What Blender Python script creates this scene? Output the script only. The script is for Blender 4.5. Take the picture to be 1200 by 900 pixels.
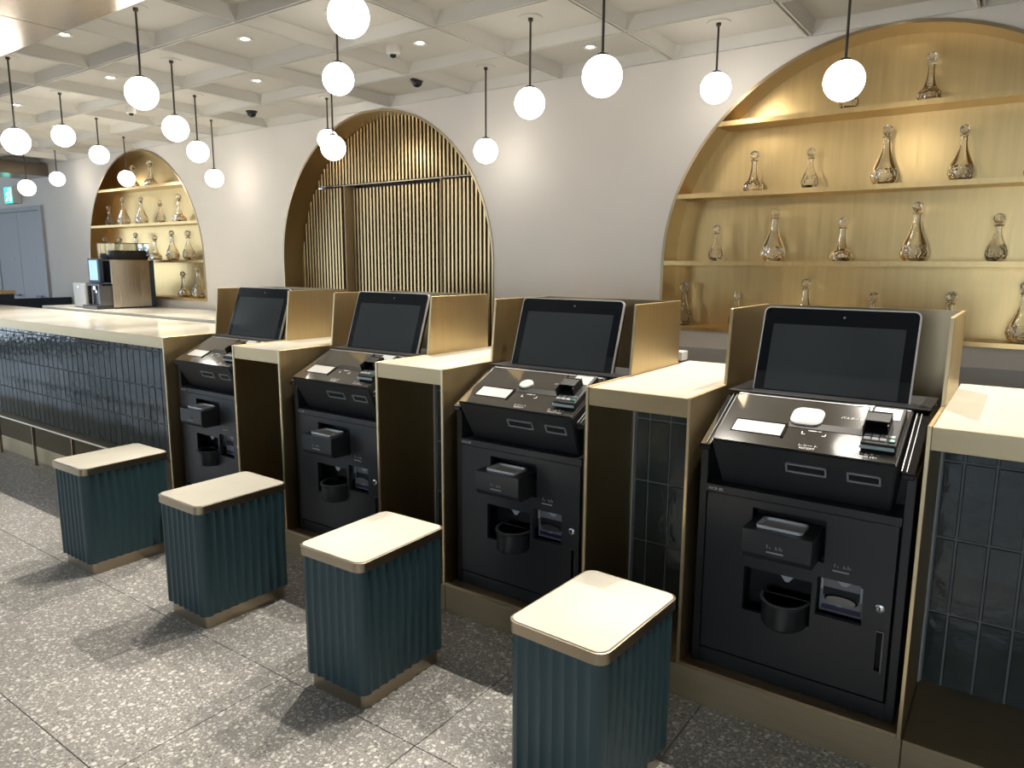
import bpy, bmesh, math, random
from mathutils import Vector, Matrix
random.seed(7)
for o in list(bpy.data.objects): bpy.data.objects.remove(o)
SC = bpy.context.scene
COL = SC.collection

# ------------------------------------------------------------------ camera
cam = bpy.data.cameras.new('camera'); camo = bpy.data.objects.new('camera', cam); COL.objects.link(camo)
_yaw, _pit, _rol = math.radians(35.464), math.radians(9.40), math.radians(.3096)
_f = Vector((-math.sin(_yaw)*math.cos(_pit), math.cos(_yaw)*math.cos(_pit), -math.sin(_pit)))
_r = Vector((math.cos(_yaw), math.sin(_yaw), 0)); _u = _r.cross(_f)
_c, _s = math.cos(_rol), math.sin(_rol)
R_, U_ = _r*_c+_u*_s, -_r*_s+_u*_c
camo.matrix_world = Matrix(((R_.x, U_.x, -_f.x, 0), (R_.y, U_.y, -_f.y, 0), (R_.z, U_.z, -_f.z, 1.5), (0, 0, 0, 1)))
cam.sensor_width = 36; cam.lens = 847.97/1200*36; cam.clip_start = .05
SC.camera = camo

# ------------------------------------------------------------------ world (overcast daylight beyond the windows) and exposure
W = bpy.data.worlds.new('world'); SC.world = W; W.use_nodes = True
bg = W.node_tree.nodes['Background']; bg.inputs[0].default_value = (.70, .84, 1.0, 1); bg.inputs[1].default_value = 3.0
vs = SC.view_settings
vs.view_transform = 'Standard'; vs.look = 'None'; vs.gamma = 1; vs.use_curve_mapping = False; vs.exposure = 0.35
SPOT_W, GLOBE_E = (110, 140, 92, 55), 9.3   # watts per row of downlights, counted from the arched wall

# ------------------------------------------------------------------ materials
def mat(name, col=(.5, .5, .5), metal=0, rough=.5, spec=.5, coat=0, emit=None, estr=0, trans=0, ior=1.45):
    m = bpy.data.materials.new(name); m.use_nodes = True
    b = m.node_tree.nodes['Principled BSDF']
    b.inputs['Base Color'].default_value = (*col, 1); b.inputs['Metallic'].default_value = metal
    b.inputs['Roughness'].default_value = rough; b.inputs['Specular IOR Level'].default_value = spec
    b.inputs['Coat Weight'].default_value = coat; b.inputs['Coat Roughness'].default_value = .04
    b.inputs['Transmission Weight'].default_value = trans; b.inputs['IOR'].default_value = ior
    if emit: b.inputs['Emission Color'].default_value = (*emit, 1); b.inputs['Emission Strength'].default_value = estr
    return m
def nodes(m): return m.node_tree.nodes, m.node_tree.links, m.node_tree.nodes['Principled BSDF']
def coords(N, L, scale, kind='pos'):
    mp = N.new('ShaderNodeMapping'); mp.inputs['Scale'].default_value = scale
    if kind == 'pos': g = N.new('ShaderNodeNewGeometry'); L.new(g.outputs['Position'], mp.inputs[0])
    else: g = N.new('ShaderNodeTexCoord'); L.new(g.outputs['Object'], mp.inputs[0])
    return mp.outputs[0]
def ramp(N, L, fac, stops):
    r = N.new('ShaderNodeValToRGB'); e = r.color_ramp.elements
    while len(e) < len(stops): e.new(.5)
    for i, (p, c) in enumerate(stops): e[i].position = p; e[i].color = (*c, 1)
    L.new(fac, r.inputs[0]); return r.outputs[0]
def noise(N, L, vec, scale, detail=3, rough=.5):
    n = N.new('ShaderNodeTexNoise'); n.inputs['Scale'].default_value = scale; n.inputs['Detail'].default_value = detail
    n.inputs['Roughness'].default_value = rough; L.new(vec, n.inputs['Vector']); return n.outputs[0]

def brushed(name, c1, c2, rough, scale, var=.08, bump=.012):
    m = mat(name, c1, 1, rough); N, L, B = nodes(m)
    v = coords(N, L, scale); n = noise(N, L, v, 1, 4, .6)
    L.new(ramp(N, L, n, [(.3, c1), (.7, c2)]), B.inputs['Base Color'])
    mr = N.new('ShaderNodeMapRange'); mr.inputs['To Min'].default_value = rough-var; mr.inputs['To Max'].default_value = rough+var
    L.new(n, mr.inputs[0]); L.new(mr.outputs[0], B.inputs['Roughness'])
    bp = N.new('ShaderNodeBump'); bp.inputs['Strength'].default_value = bump; bp.inputs['Distance'].default_value = .002
    if bump: L.new(n, bp.inputs['Height']); L.new(bp.outputs[0], B.inputs['Normal'])
    return m
M = {}
M['brass'] = brushed('brushed brass', (.56, .43, .235), (.62, .48, .265), .40, (60, 60, 2.5))
M['brass_edge'] = brushed('polished brass edge', (.68, .54, .34), (.72, .58, .37), .34, (6, 6, 6), .03)
M['brass_back'] = brushed('warm satin brass', (.66, .47, .21), (.74, .535, .25), .34, (45, 45, 2))
M['brass_soffit'] = brushed('satin bronze panel', (.24, .195, .145), (.28, .23, .17), .22, (1.2, 2, 2), .05, 0)
M['fascia'] = brushed('tan brass fascia', (.45, .35, .205), (.49, .385, .23), .38, (4, 30, 30), .04)
M['reveal'] = brushed('dark bronze reveal', (.42, .33, .205), (.42, .33, .205), .34, (2, 2, 2), 0, 0)  # brass with its reflection of the dark room put into the base colour
M['bronze'] = brushed('bronze trim', (.38, .315, .23), (.42, .355, .265), .32, (5, 5, 5), .03)
M['plinth'] = brushed('aged brass plinth', (.46, .375, .24), (.52, .425, .275), .58, (4, 40, 40))
M['cream'] = mat('cream stone top', (.78, .745, .64), 0, .12)
N, L, B = nodes(M['cream']); n = noise(N, L, coords(N, L, (1, 1, 1)), 6, 4)
L.new(ramp(N, L, n, [(.3, (.67, .64, .55)), (.7, (.715, .69, .60))]), B.inputs['Base Color'])
M['plaster'] = mat('grey plaster', (.60, .575, .535), 0, .75)
N, L, B = nodes(M['plaster']); v = coords(N, L, (1, 1, 1)); n = noise(N, L, v, 1.5, 5)
L.new(ramp(N, L, n, [(.3, (.64, .60, .545)), (.7, (.68, .64, .585))]), B.inputs['Base Color'])
n2 = noise(N, L, v, 120, 3); bp = N.new('ShaderNodeBump'); bp.inputs['Strength'].default_value = .06; bp.inputs['Distance'].default_value = .003
L.new(n2, bp.inputs['Height']); L.new(bp.outputs[0], B.inputs['Normal'])
M['ceil'] = mat('ceiling paint', (.52, .505, .46), 0, .7)
M['lowerwall'] = mat('grey panel', (.42, .41, .40), 0, .4)
M['bluewall'] = mat('pale grey wall paint', (.50, .50, .50), 0, .7)
M['doorgrey'] = mat('grey door', (.36, .365, .38), 0, .45)
M['black'] = mat('black powder coat', (.024, .0255, .028), 0, .36)
M['blackmatte'] = mat('black matte plastic', (.006, .006, .007), 0, .6)
M['blackgloss'] = mat('black gloss plastic', (.008, .008, .009), 0, .06, .6)
M['topplate'] = mat('glossy smoked plate', (.030, .027, .023), 0, .10, .9, coat=.3)
M['screen'] = mat('dark screen glass', (.006, .008, .011), 0, .03, .7)
M['display'] = mat('switched-off display', (.034, .040, .045), 0, .05, .7)
M['silver'] = mat('silver metal', (.62, .63, .64), 1, .25)
M['rim'] = mat('satin aluminium', (.70, .71, .72), .55, .35)
M['darksteel'] = mat('dark steel', (.16, .165, .17), 1, .32)
M['greyplastic'] = mat('grey plastic', (.17, .175, .19), 0, .3)
M['greylight'] = mat('light grey plastic', (.38, .39, .40), 0, .35)
M['bezel'] = mat('grey slot bezel', (.27, .28, .285), 0, .35)
M['navy'] = mat('navy strip', (.02, .018, .07), 0, .3)
M['white'] = mat('white frosted glass', (.56, .55, .53), 0, .15)
M['print'] = mat('white print', (.72, .72, .72), 0, .5)
M['greyprint'] = mat('grey print', (.22, .22, .22), 0, .5)
M['green'] = mat('green key', (.03, .16, .12), 0, .4)
M['cyan'] = mat('pale cyan strip', (.42, .52, .52), 0, .25)
M['globe'] = mat('opal lit globe', (.9, .9, .88), 0, .3, emit=(1.0, .93, .84), estr=GLOBE_E)
M['lampface'] = mat('lit downlight lens', (.9, .9, .9), 0, .3, emit=(1, .9, .74), estr=14)
M['whitetrim'] = mat('white trim ring', (.68, .66, .62), 0, .5)
M['rod'] = mat('dark bronze rod', (.09, .08, .07), 1, .4)
M['grout'] = mat('grey grout', (.20, .205, .205), 0, .8)
M['dome'] = mat('smoked dome', (.01, .01, .012), 0, .08)
M['wood'] = mat('oak cap', (.50, .36, .20), 0, .45)
M['navyblue'] = mat('dark blue panel', (.022, .036, .055), 0, .5)
M['exit'] = mat('lit green sign', (.02, .4, .3), 0, .4, emit=(.02, .62, .47), estr=1.6)
M['exitw'] = mat('lit white pictogram', (.8, .9, .9), 0, .4, emit=(.75, 1, .95), estr=1.6)
M['bluescreen'] = mat('lit blue screen', (.1, .2, .35), 0, .3, emit=(.25, .42, .62), estr=.9)
M['steel'] = brushed('brushed steel', (.52, .47, .40), (.60, .545, .47), .25, (50, 50, 2))
M['beans'] = mat('dark roast beans', (.015, .012, .011), 0, .5)
M['clear'] = mat('clear plastic', (.9, .92, .92), 0, .06, trans=1, ior=1.2)

# glazed dark green wall tile, slightly uneven glaze
m = M['tile'] = mat('glazed dark green tile', (.02, .03, .03), 0, .07, .6); N, L, B = nodes(m)
v = coords(N, L, (1, 1, 1)); n = noise(N, L, v, 9, 4)
L.new(ramp(N, L, n, [(.3, (.026, .037, .038)), (.7, (.046, .060, .060))]), B.inputs['Base Color'])
n2 = noise(N, L, v, 17, 3); bp = N.new('ShaderNodeBump'); bp.inputs['Strength'].default_value = .45; bp.inputs['Distance'].default_value = .006
L.new(n2, bp.inputs['Height']); L.new(bp.outputs[0], B.inputs['Normal'])
# teal paint of the stools
m = M['teal'] = mat('teal lacquer', (.027, .061, .072), 0, .36)
# terrazzo: three generations of chips in a grey binder
m = M['terrazzo'] = mat('grey terrazzo', (.3, .3, .3), 0, .32, .4); N, L, B = nodes(m)
v = coords(N, L, (1, 1, 1))
warp = N.new('ShaderNodeTexNoise'); warp.inputs['Scale'].default_value = 28; warp.inputs['Detail'].default_value = 2; L.new(v, warp.inputs['Vector'])
mx = N.new('ShaderNodeMixRGB'); mx.blend_type = 'LINEAR_LIGHT'; mx.inputs[0].default_value = .014
L.new(v, mx.inputs[1]); L.new(warp.outputs['Color'], mx.inputs[2])
base = ramp(N, L, noise(N, L, v, 160, 3), [(.3, (.255, .245, .232)), (.7, (.315, .303, .287))])
prev = base
for sc, lo, hi, cc in ((130, .30, .36, (.46, .45, .43)), (75, .27, .31, (.60, .59, .56)), (42, .235, .26, (.68, .665, .63)), (60, .16, .19, (.16, .15, .145))):
    vo = N.new('ShaderNodeTexVoronoi'); vo.inputs['Scale'].default_value = sc; vo.feature = 'F1'; vo.inputs['Randomness'].default_value = 1
    L.new(mx.outputs[0], vo.inputs['Vector'])
    ad = N.new('ShaderNodeMath'); ad.operation = 'MULTIPLY_ADD'; ad.inputs[1].default_value = -.22; 
    sp = N.new('ShaderNodeSeparateColor'); L.new(vo.outputs['Color'], sp.inputs[0])
    L.new(sp.outputs[0], ad.inputs[0]); L.new(vo.outputs['Distance'], ad.inputs[2])
    mr = N.new('ShaderNodeMapRange'); mr.inputs['From Min'].default_value = hi-.11; mr.inputs['From Max'].default_value = lo-.11
    mr.inputs['To Min'].default_value = 0; mr.inputs['To Max'].default_value = 1; L.new(ad.outputs[0], mr.inputs[0])
    k = N.new('ShaderNodeMixRGB'); k.inputs[2].default_value = (*cc, 1); L.new(prev, k.inputs[1]); L.new(mr.outputs[0], k.inputs[0]); prev = k.outputs[0]
L.new(prev, B.inputs['Base Color'])
# oak-toned brass slats and dark gap
M['slat'] = brushed('gilded slat', (.56, .42, .22), (.64, .49, .27), .32, (20, 20, 2))
M['jamb'] = mat('tan jamb veneer', (.36, .27, .15), .2, .45)
M['slatback'] = mat('dark brown backing', (.035, .022, .013), 0, .5)
# cut crystal
m = M['crystal'] = mat('cut crystal', (.97, .97, .96), 0, .0, trans=1, ior=1.42)
m = M['crystalcut'] = mat('diamond-cut crystal', (.97, .97, .96), 0, .0, trans=1, ior=1.45); N, L, B = nodes(m)
vo = N.new('ShaderNodeTexVoronoi'); vo.inputs['Scale'].default_value = 80; L.new(coords(N, L, (1, 1, .8), 'obj'), vo.inputs['Vector'])
bp = N.new('ShaderNodeBump'); bp.inputs['Strength'].default_value = 1; bp.inputs['Distance'].default_value = .006
L.new(vo.outputs['Distance'], bp.inputs['Height']); L.new(bp.outputs[0], B.inputs['Normal'])

# ------------------------------------------------------------------ mesh helpers
def newbm(): return bmesh.new()
def bx(bm, x0, x1, y0, y1, z0, z1, bev=0, seg=1):
    r = bmesh.ops.create_cube(bm, size=1, matrix=Matrix.Translation(((x0+x1)/2, (y0+y1)/2, (z0+z1)/2)) @ Matrix.Diagonal((abs(x1-x0), abs(y1-y0), abs(z1-z0), 1)))
    if bev:
        es = {e for v in r['verts'] for e in v.link_edges}
        bmesh.ops.bevel(bm, geom=list(es), offset=bev, segments=seg, affect='EDGES', profile=.5)
    return bm
def prism(bm, pts, d, ax='x'):
    """polygon pts (2D) swept from d[0] to d[1] along axis ax; pts are the other two axes in x,y,z order."""
    def P(p, t):
        return {'x': (t, p[0], p[1]), 'y': (p[0], t, p[1]), 'z': (p[0], p[1], t)}[ax]
    a = [bm.verts.new(P(p, d[0])) for p in pts]; b = [bm.verts.new(P(p, d[1])) for p in pts]
    fs = [bm.faces.new(a), bm.faces.new(list(reversed(b)))]
    n = len(pts)
    for i in range(n): fs.append(bm.faces.new((a[i], b[i], b[(i+1) % n], a[(i+1) % n])))
    bmesh.ops.recalc_face_normals(bm, faces=fs)
    return bm
def loft(bm, rings, cap=True):
    vs_ = [[bm.verts.new(p) for p in r] for r in rings]; fs = []
    n = len(rings[0])
    for i in range(len(rings)-1):
        for j in range(n):
            fs.append(bm.faces.new((vs_[i][j], vs_[i][(j+1) % n], vs_[i+1][(j+1) % n], vs_[i+1][j])))
    if cap: fs.append(bm.faces.new(vs_[0])); fs.append(bm.faces.new(vs_[-1]))
    bmesh.ops.recalc_face_normals(bm, faces=fs); return bm
def lathe(bm, prof, seg=20, cx=0, cy=0, cap=True):
    rings = [[(cx+r*math.cos(2*math.pi*i/seg), cy+r*math.sin(2*math.pi*i/seg), z) for i in range(seg)] for r, z in prof]
    return loft(bm, rings, cap)
def tube(bm, p, q, r, seg=10):
    p, q = Vector(p), Vector(q); d = (q-p).normalized(); a = d.orthogonal().normalized(); b = d.cross(a)
    return loft(bm, [[tuple(c+(a*math.cos(2*math.pi*i/seg)+b*math.sin(2*math.pi*i/seg))*r) for i in range(seg)] for c in (p, q)])
def rrect(w, d, r, n=5):
    out = []
    for cx, cy, a0 in ((w/2-r, d/2-r, 0), (-w/2+r, d/2-r, 90), (-w/2+r, -d/2+r, 180), (w/2-r, -d/2+r, 270)):
        for i in range(n+1):
            a = math.radians(a0+90*i/n); out.append((cx+r*math.cos(a), cy+r*math.sin(a)))
    return out
def slab_holes(bm, x0, x1, z0, z1, y0, y1, holes):
    xs = sorted({x0, x1, *[h[0] for h in holes], *[h[1] for h in holes]}); zs = sorted({z0, z1, *[h[2] for h in holes], *[h[3] for h in holes]})
    def solid(i, j):
        if i < 0 or j < 0 or i >= len(xs)-1 or j >= len(zs)-1: return False
        cx, cz = (xs[i]+xs[i+1])/2, (zs[j]+zs[j+1])/2
        return not any(h[0] < cx < h[1] and h[2] < cz < h[3] for h in holes)
    def q(*p): bm.faces.new([bm.verts.new(v) for v in p])
    for i in range(len(xs)-1):
        for j in range(len(zs)-1):
            if not solid(i, j): continue
            a, b, c, d = xs[i], xs[i+1], zs[j], zs[j+1]
            q((a, y0, c), (b, y0, c), (b, y0, d), (a, y0, d)); q((a, y1, d), (b, y1, d), (b, y1, c), (a, y1, c))
            if not solid(i-1, j): q((a, y1, c), (a, y0, c), (a, y0, d), (a, y1, d))
            if not solid(i+1, j): q((b, y0, c), (b, y1, c), (b, y1, d), (b, y0, d))
            if not solid(i, j-1): q((a, y1, c), (b, y1, c), (b, y0, c), (a, y0, c))
            if not solid(i, j+1): q((a, y0, d), (b, y0, d), (b, y1, d), (a, y1, d))
    bmesh.ops.remove_doubles(bm, verts=bm.verts, dist=1e-5)
    return bm
def mesh(bm, name, off=None, smooth=False):
    if off is not None: bmesh.ops.translate(bm, verts=bm.verts, vec=-Vector(off))
    me = bpy.data.meshes.new(name); bm.to_mesh(me); bm.free()
    if smooth:
        me.shade_smooth()
        if smooth is not True: me.set_sharp_from_angle(angle=math.radians(smooth))
    return me
def link(name, me, m=None, parent=None, loc=None):
    o = bpy.data.objects.new(name, me); COL.objects.link(o)
    if m and me and not me.materials: me.materials.append(m)
    if parent: o.parent = parent
    if loc is not None: o.location = loc
    return o
def part(name, bm, m, parent=None, off=None, smooth=False, loc=None): return link(name, mesh(bm, name, off, smooth), m, parent, loc)
def tag(o, label, cat, group=None):
    o['label'] = label; o['category'] = cat
    if group: o['group'] = group
    return o
def thing(name, label, cat, loc=(0, 0, 0), group=None, rz=0):
    o = bpy.data.objects.new(name, None); COL.objects.link(o); o.empty_display_size = .1
    o.location = loc; o.rotation_euler = (0, 0, rz); return tag(o, label, cat, group)
def struct(name, bm, m, smooth=False):
    o = part(name, bm, m, smooth=smooth); o['kind'] = 'structure'; return o
def copytree(o, parent=None, skip=()):
    c = o.copy(); COL.objects.link(c); c.parent = parent
    for ch in list(o.children):
        if ch.name not in skip: copytree(ch, c, skip)
    return c
ORD = ['first', 'second', 'third', 'fourth', 'fifth', 'sixth', 'seventh', 'eighth', 'ninth', 'tenth']

# ------------------------------------------------------------------ the room
YW, ZB, ZC = 3.755, 2.56, 2.615
XL, XR, YF = -14.0, 2.8, -4.2
fl = struct('floor', bx(newbm(), XL, XR, YF, YW+.6, -.12, -.012), M['grout'])
TX, TY, TP = -.79, .86, .6525
tm = newbm(); bx(tm, -TP/2+.0016, TP/2-.0016, -TP/2+.0016, TP/2-.0016, -.012, 0, .0006); tile_me = mesh(tm, 'floor_tile'); tile_me.materials.append(M['terrazzo'])
for i in range(-15, 6):
    for j in range(-3, 3):
        link('floor_tile', tile_me, None, fl, (TX+TP*(i+.5)+.0, TY+.6475*(j+.5)*1.0, 0))
for o in fl.children: o.scale = (1, .6475/TP, 1)
# plain terrazzo further behind the camera
o = part('terrazzo_field', bx(newbm(), XL, XR, YF, TY-.6475*3-.002, -.012, 0), M['terrazzo'], fl); o['kind'] = 'stuff'
o = part('terrazzo_field', bx(newbm(), XL, TX-TP*15-.002, TY-.6475*3, YW, -.012, 0), M['terrazzo'], fl); o['kind'] = 'stuff'

# back wall with three arched openings
AR = 1.06; AZ = 1.5
ARCH = ((-7.125, 1.153), (-3.885, 0.0), (-.61, 1.153))
def arch_pts(cx, r=AR, n=40): return [(cx+r*math.cos(math.pi*(1-i/n)), AZ+r*math.sin(math.pi*(1-i/n))) for i in range(n+1)]
bm = newbm()
def wq(x0, z0, x1, z1, x2=None, z2=None, x3=None, z3=None):
    p = ((x0, z0), (x1, z0), (x1, z1), (x0, z1)) if x2 is None else ((x0, z0), (x1, z1), (x2, z2), (x3, z3))
    bm.faces.new([bm.verts.new((a, YW, b)) for a, b in p])
WT = 2.72; cur = XL
for cx, zb in ARCH:
    wq(cur, 0, cx-AR, WT)
    if zb > 0: wq(cx-AR, 0, cx+AR, zb)
    P = arch_pts(cx)
    for a, b in zip(P[:-1], P[1:]): wq(a[0], a[1], b[0], b[1], b[0], WT, a[0], WT)
    cur = cx+AR
wq(cur, 0, XR, WT)
bmesh.ops.remove_doubles(bm, verts=bm.verts, dist=1e-5)
wall = struct('wall_back', bm, M['plaster'])
for cx in (-7.125, -.61):   # grey lining board under the shelves
    o = part('lower_panel', bx(newbm(), cx-AR, cx+AR+.3, YW-.02, YW-.001, .1, 1.062), M['lowerwall'], wall)
bm = newbm(); slab_holes(bm, YF, YW+.6, 0, WT, 0, .1, [(-3.6, -1.2, .2, 2.45), (-.9, 1.5, .2, 2.45)])
for v in bm.verts: v.co = Vector((XL-v.co.y, v.co.x, v.co.z))
bmesh.ops.recalc_face_normals(bm, faces=bm.faces); struct('wall_left', bm, M['bluewall'])
for i, (a, b) in enumerate(((-3.6, -1.2), (-.9, 1.5))):
    bm = newbm()
    for q in ((a, a+.05, .2, 2.45), (b-.05, b, .2, 2.45), (a, b, .2, .26), (a, b, 2.39, 2.45), ((a+b)/2-.02, (a+b)/2+.02, .2, 2.45)): bx(bm, XL-.08, XL-.03, *q)
    struct('window_%d' % (i+6), bm, M['darksteel'])
struct('wall_right', bx(newbm(), XR, XR+.1, YF, YW+.6, 0, WT), M['plaster'])
# window wall behind the camera
bays = [(-13.4, -11.1), (-10.7, -8.4), (-8.0, -5.9), (-.9, .7), (.9, 2.5)]
bm = newbm(); slab_holes(bm, XL, XR, 0, WT, YF-.2, YF, [(a, b, .25, 2.45) for a, b in bays])
struct('wall_front', bm, M['plaster'])
for i, (a, b) in enumerate(bays):
    bm = newbm(); bx(bm, a, a+.05, YF-.14, YF-.06, .25, 2.45); bx(bm, b-.05, b, YF-.14, YF-.06, .25, 2.45)
    bx(bm, a, b, YF-.14, YF-.06, .25, .31); bx(bm, a, b, YF-.14, YF-.06, 2.39, 2.45); bx(bm, (a+b)/2-.02, (a+b)/2+.02, YF-.13, YF-.07, .25, 2.45)
    struct('window_%d' % (i+1), bm, M['darksteel'])
# ceiling: slab, coffers, brass soffit
ce = struct('ceiling', bx(newbm(), XL, XR, YF, YW+.6, WT, WT+.1), M['ceil'])
GX, PX, GY, PY = -1.309, .683, 3.479, .552
def coffer():
    bm = newbm(); w, d = PX/2-.005, PY/2-.005; e = .010; s = .034; c = .028
    def ring(w_, d_, c_, z): return [(w_-c_, -d_, z), (w_, -d_+c_, z), (w_, d_-c_, z), (w_-c_, d_, z), (-w_+c_, d_, z), (-w_, d_-c_, z), (-w_, -d_+c_, z), (-w_+c_, -d_, z)]
    loft(bm, [ring(w, d, .001, .10), ring(w, d, .001, 0), ring(w-e, d-e, .001, 0), ring(w-e, d-e, .001, .005), ring(w-s, d-s, c, ZC-ZB)], cap=False)
    r = bm.verts; bm.verts.ensure_lookup_table(); bm.faces.new([bm.verts[i] for i in range(32, 40)])
    bmesh.ops.recalc_face_normals(bm, faces=bm.faces); return bm
cm = mesh(coffer(), 'coffer'); cm.materials.append(M['ceil'])
for i in range(-5, 12):
    for j in range(4): link('coffer', cm, None, ce, (GX-PX*i, GY-PY*j, ZB))
o = part('ceiling_board', bx(newbm(), XL, -9.2, 1.52, YW, 2.60, 2.66), M['ceil'], ce)
o = part('ceiling_board', bx(newbm(), XL, XR, YF, .35, 2.60, 2.66), M['ceil'], ce)
sf = thing('brass_soffit', 'satin brass dropped soffit along the coffered ceiling at the upper left corner', 'soffit', (-4, 1, 2.43))
for i, (a, b) in enumerate(((-13, -9.8), (-9.797, -6.56), (-6.557, -3.32), (-3.317, -.08), (-.077, 2.78))):
    part('soffit_panel', bx(newbm(), a, b, .36, 1.505, 2.43, 2.59, .002), M['brass_soffit'], sf, (-4, 1, 2.43))
lt = thing('brass_lintel', 'brass-clad beam crossing below the ceiling beside the grey double door', 'lintel', (-9.25, 2.6, 2.43))
part('face_panel', bx(newbm(), -9.5, -8.975, 1.51, YW-.002, 2.428, 2.556, .002), M['brass_soffit'], lt, (-9.25, 2.6, 2.43))

# ------------------------------------------------------------------ counters
KP = 1.077
def RE(n): return -.197-KP*n
def LE(n): return RE(n)-.68
PT = .012
pl = thing('counter_plinth', 'long aged brass plinth running along the floor under the kiosks and counters', 'plinth', (-4, 2.25, 0))
for a, b in ((-9.4, -6.8), (-6.798, -4.1), (-4.098, -1.956), (-1.954, -.183), (-.181, 1.6)):
    part('plinth_panel', bx(newbm(), a, b, 2.25, 3.10, 0, .12, .0015), M['plinth'], pl, (-4, 2.25, 0))

tl = {}
def tile_mesh(w, h):
    key = (round(w, 4), round(h, 4))
    if key not in tl:
        bm = newbm(); bx(bm, -w/2, w/2, -.007, 0, -h/2, h/2, .002, 1); tl[key] = mesh(bm, 'tile'); tl[key].materials.append(M['tile'])
    return tl[key]
def counter(name, x0, x1, label, cat='counter', group=None, yb=3.185, tile_from=None):
    t = thing(name, label, cat, ((x0+x1)/2, 2.25, .12), group); off = t.location.copy()
    part('countertop', bx(newbm(), x0, x1, 2.258, yb, 1.035, 1.064, .0012), M['cream'], t, off)
    part('fascia', bx(newbm(), x0, x1, 2.25, 2.2575, 1.0, 1.0645, .0008), M['fascia'], t, off)
    part('underside', bx(newbm(), x0, x1, 2.258, 2.64, 1.0, 1.034), M['brass'], t, off)
    part('tile_backing', bx(newbm(), x0, x1, 2.64, 2.70, .121, 1.0), M['grout'], t, off)
    part('body', bx(newbm(), x0, x1, 2.702, yb-.02, .121, 1.034), M['lowerwall'], t, off)
    part('edge_trim', bx(newbm(), x0, x0+.006, 2.622, 2.64, .121, 1.0), M['greylight'], t, off)
    tw, gh = .088, .256; zr = [.121, .376, .632, .888, .999]; g = .0035
    x = (tile_from if tile_from is not None else x0+.008)
    first = True; xe = x1
    cols = []
    xa = x
    w0 = .058   # narrow first tile
    cols.append((xa, xa+w0)); xa += w0
    while xa < xe-.012: cols.append((xa, min(xa+tw, xe))); xa += tw
    for a, b in cols:
        for c, d in zip(zr[:-1], zr[1:]):
            o = link('tile', tile_mesh(b-a-g*2, d-c-g*2), None, t, Vector(((a+b)/2, 2.64, (c+d)/2))-off)
            o.rotation_euler = (random.uniform(-.006, .006), 0, random.uniform(-.012, .012))
    return t
counter('pay_counter', RE(0)+PT, 1.5, 'cream topped counter with dark green tiles at the right edge beside the nearest kiosk', group='tiled counters between the kiosks')
counter('pay_counter', RE(1)+PT, LE(0)-PT, 'narrow cream topped tiled counter between the nearest kiosk and the second kiosk', group='tiled counters between the kiosks')
counter('pay_counter', RE(2)+PT, LE(1)-PT, 'narrow cream topped counter between the second and third kiosks counted from the right', group='tiled counters between the kiosks')
counter('pay_counter', RE(3)+PT, LE(2)-PT, 'narrow cream topped counter between the two farthest kiosks', group='tiled counters between the kiosks')
counter('reception_counter', -8.62, LE(3)-PT, 'long reception bar with cream top and dark blue-green tiled front', yb=3.02, tile_from=-7.75)

# foot rail
t = thing('foot_rail', 'slim bronze foot rail on posts in front of the tiled reception bar', 'foot rail', (-6, 2.2, 0)); off = (-6, 2.2, 0)
part('rail', tube(newbm(), (-9, 2.2, .303), (-4.55, 2.2, .303), .012, 12), M['bronze'], t, off, 40)
for x in (-8.45, -7.81, -7.19, -6.55, -5.92, -5.29, -4.66): 
    bm = newbm(); bx(bm, x-.006, x+.006, 2.19, 2.21, .003, .294, .001); bx(bm, x-.012, x+.012, 2.184, 2.216, 0, .004); part('post', bm, M['bronze'], t, off)

# ------------------------------------------------------------------ brass surrounds of the kiosks
def surround(n, label):
    L0, R0 = LE(n), RE(n); t = thing('kiosk_surround', label, 'surround', ((L0+R0)/2, 2.6, .12), 'brass kiosk surrounds'); off = t.location.copy()
    prof = [(2.249, .1205), (2.249, 1.068), (2.588, 1.068), (2.62, 1.345), (3.06, 1.345), (3.06, .1205)]
    for x0 in (L0-PT, R0):
        bm = newbm(); prism(bm, prof, (x0, x0+PT)); bmesh.ops.bevel(bm, geom=list(bm.edges), offset=.0012, segments=1, affect='EDGES')
        o = part('side_panel', bm, M['brass'], t, off)
        part('edge_strip', bx(newbm(), x0+.001, x0+PT-.001, 2.246, 2.2488, .1205, 1.067, .0005), M['brass_edge'], o, off)
    part('hood_back', bx(newbm(), L0, R0, 3.048, 3.06, .1205, 1.344), M['reveal'], t, off)  # hood interior in the same brass, dimness carried by its darker colour
    part('sill', bx(newbm(), L0, R0, 2.246, 2.262, .1205, .134, .001), M['brass_edge'], t, off)
    return t
SUR = ['brass niche panels and hood around the kiosk nearest the camera', 'brass niche panels and hood around the second kiosk from the right',
       'brass niche panels and hood around the third kiosk from the right', 'brass niche panels and hood around the farthest kiosk, next to the reception bar']
for n in range(4): surround(n, SUR[n])

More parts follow.
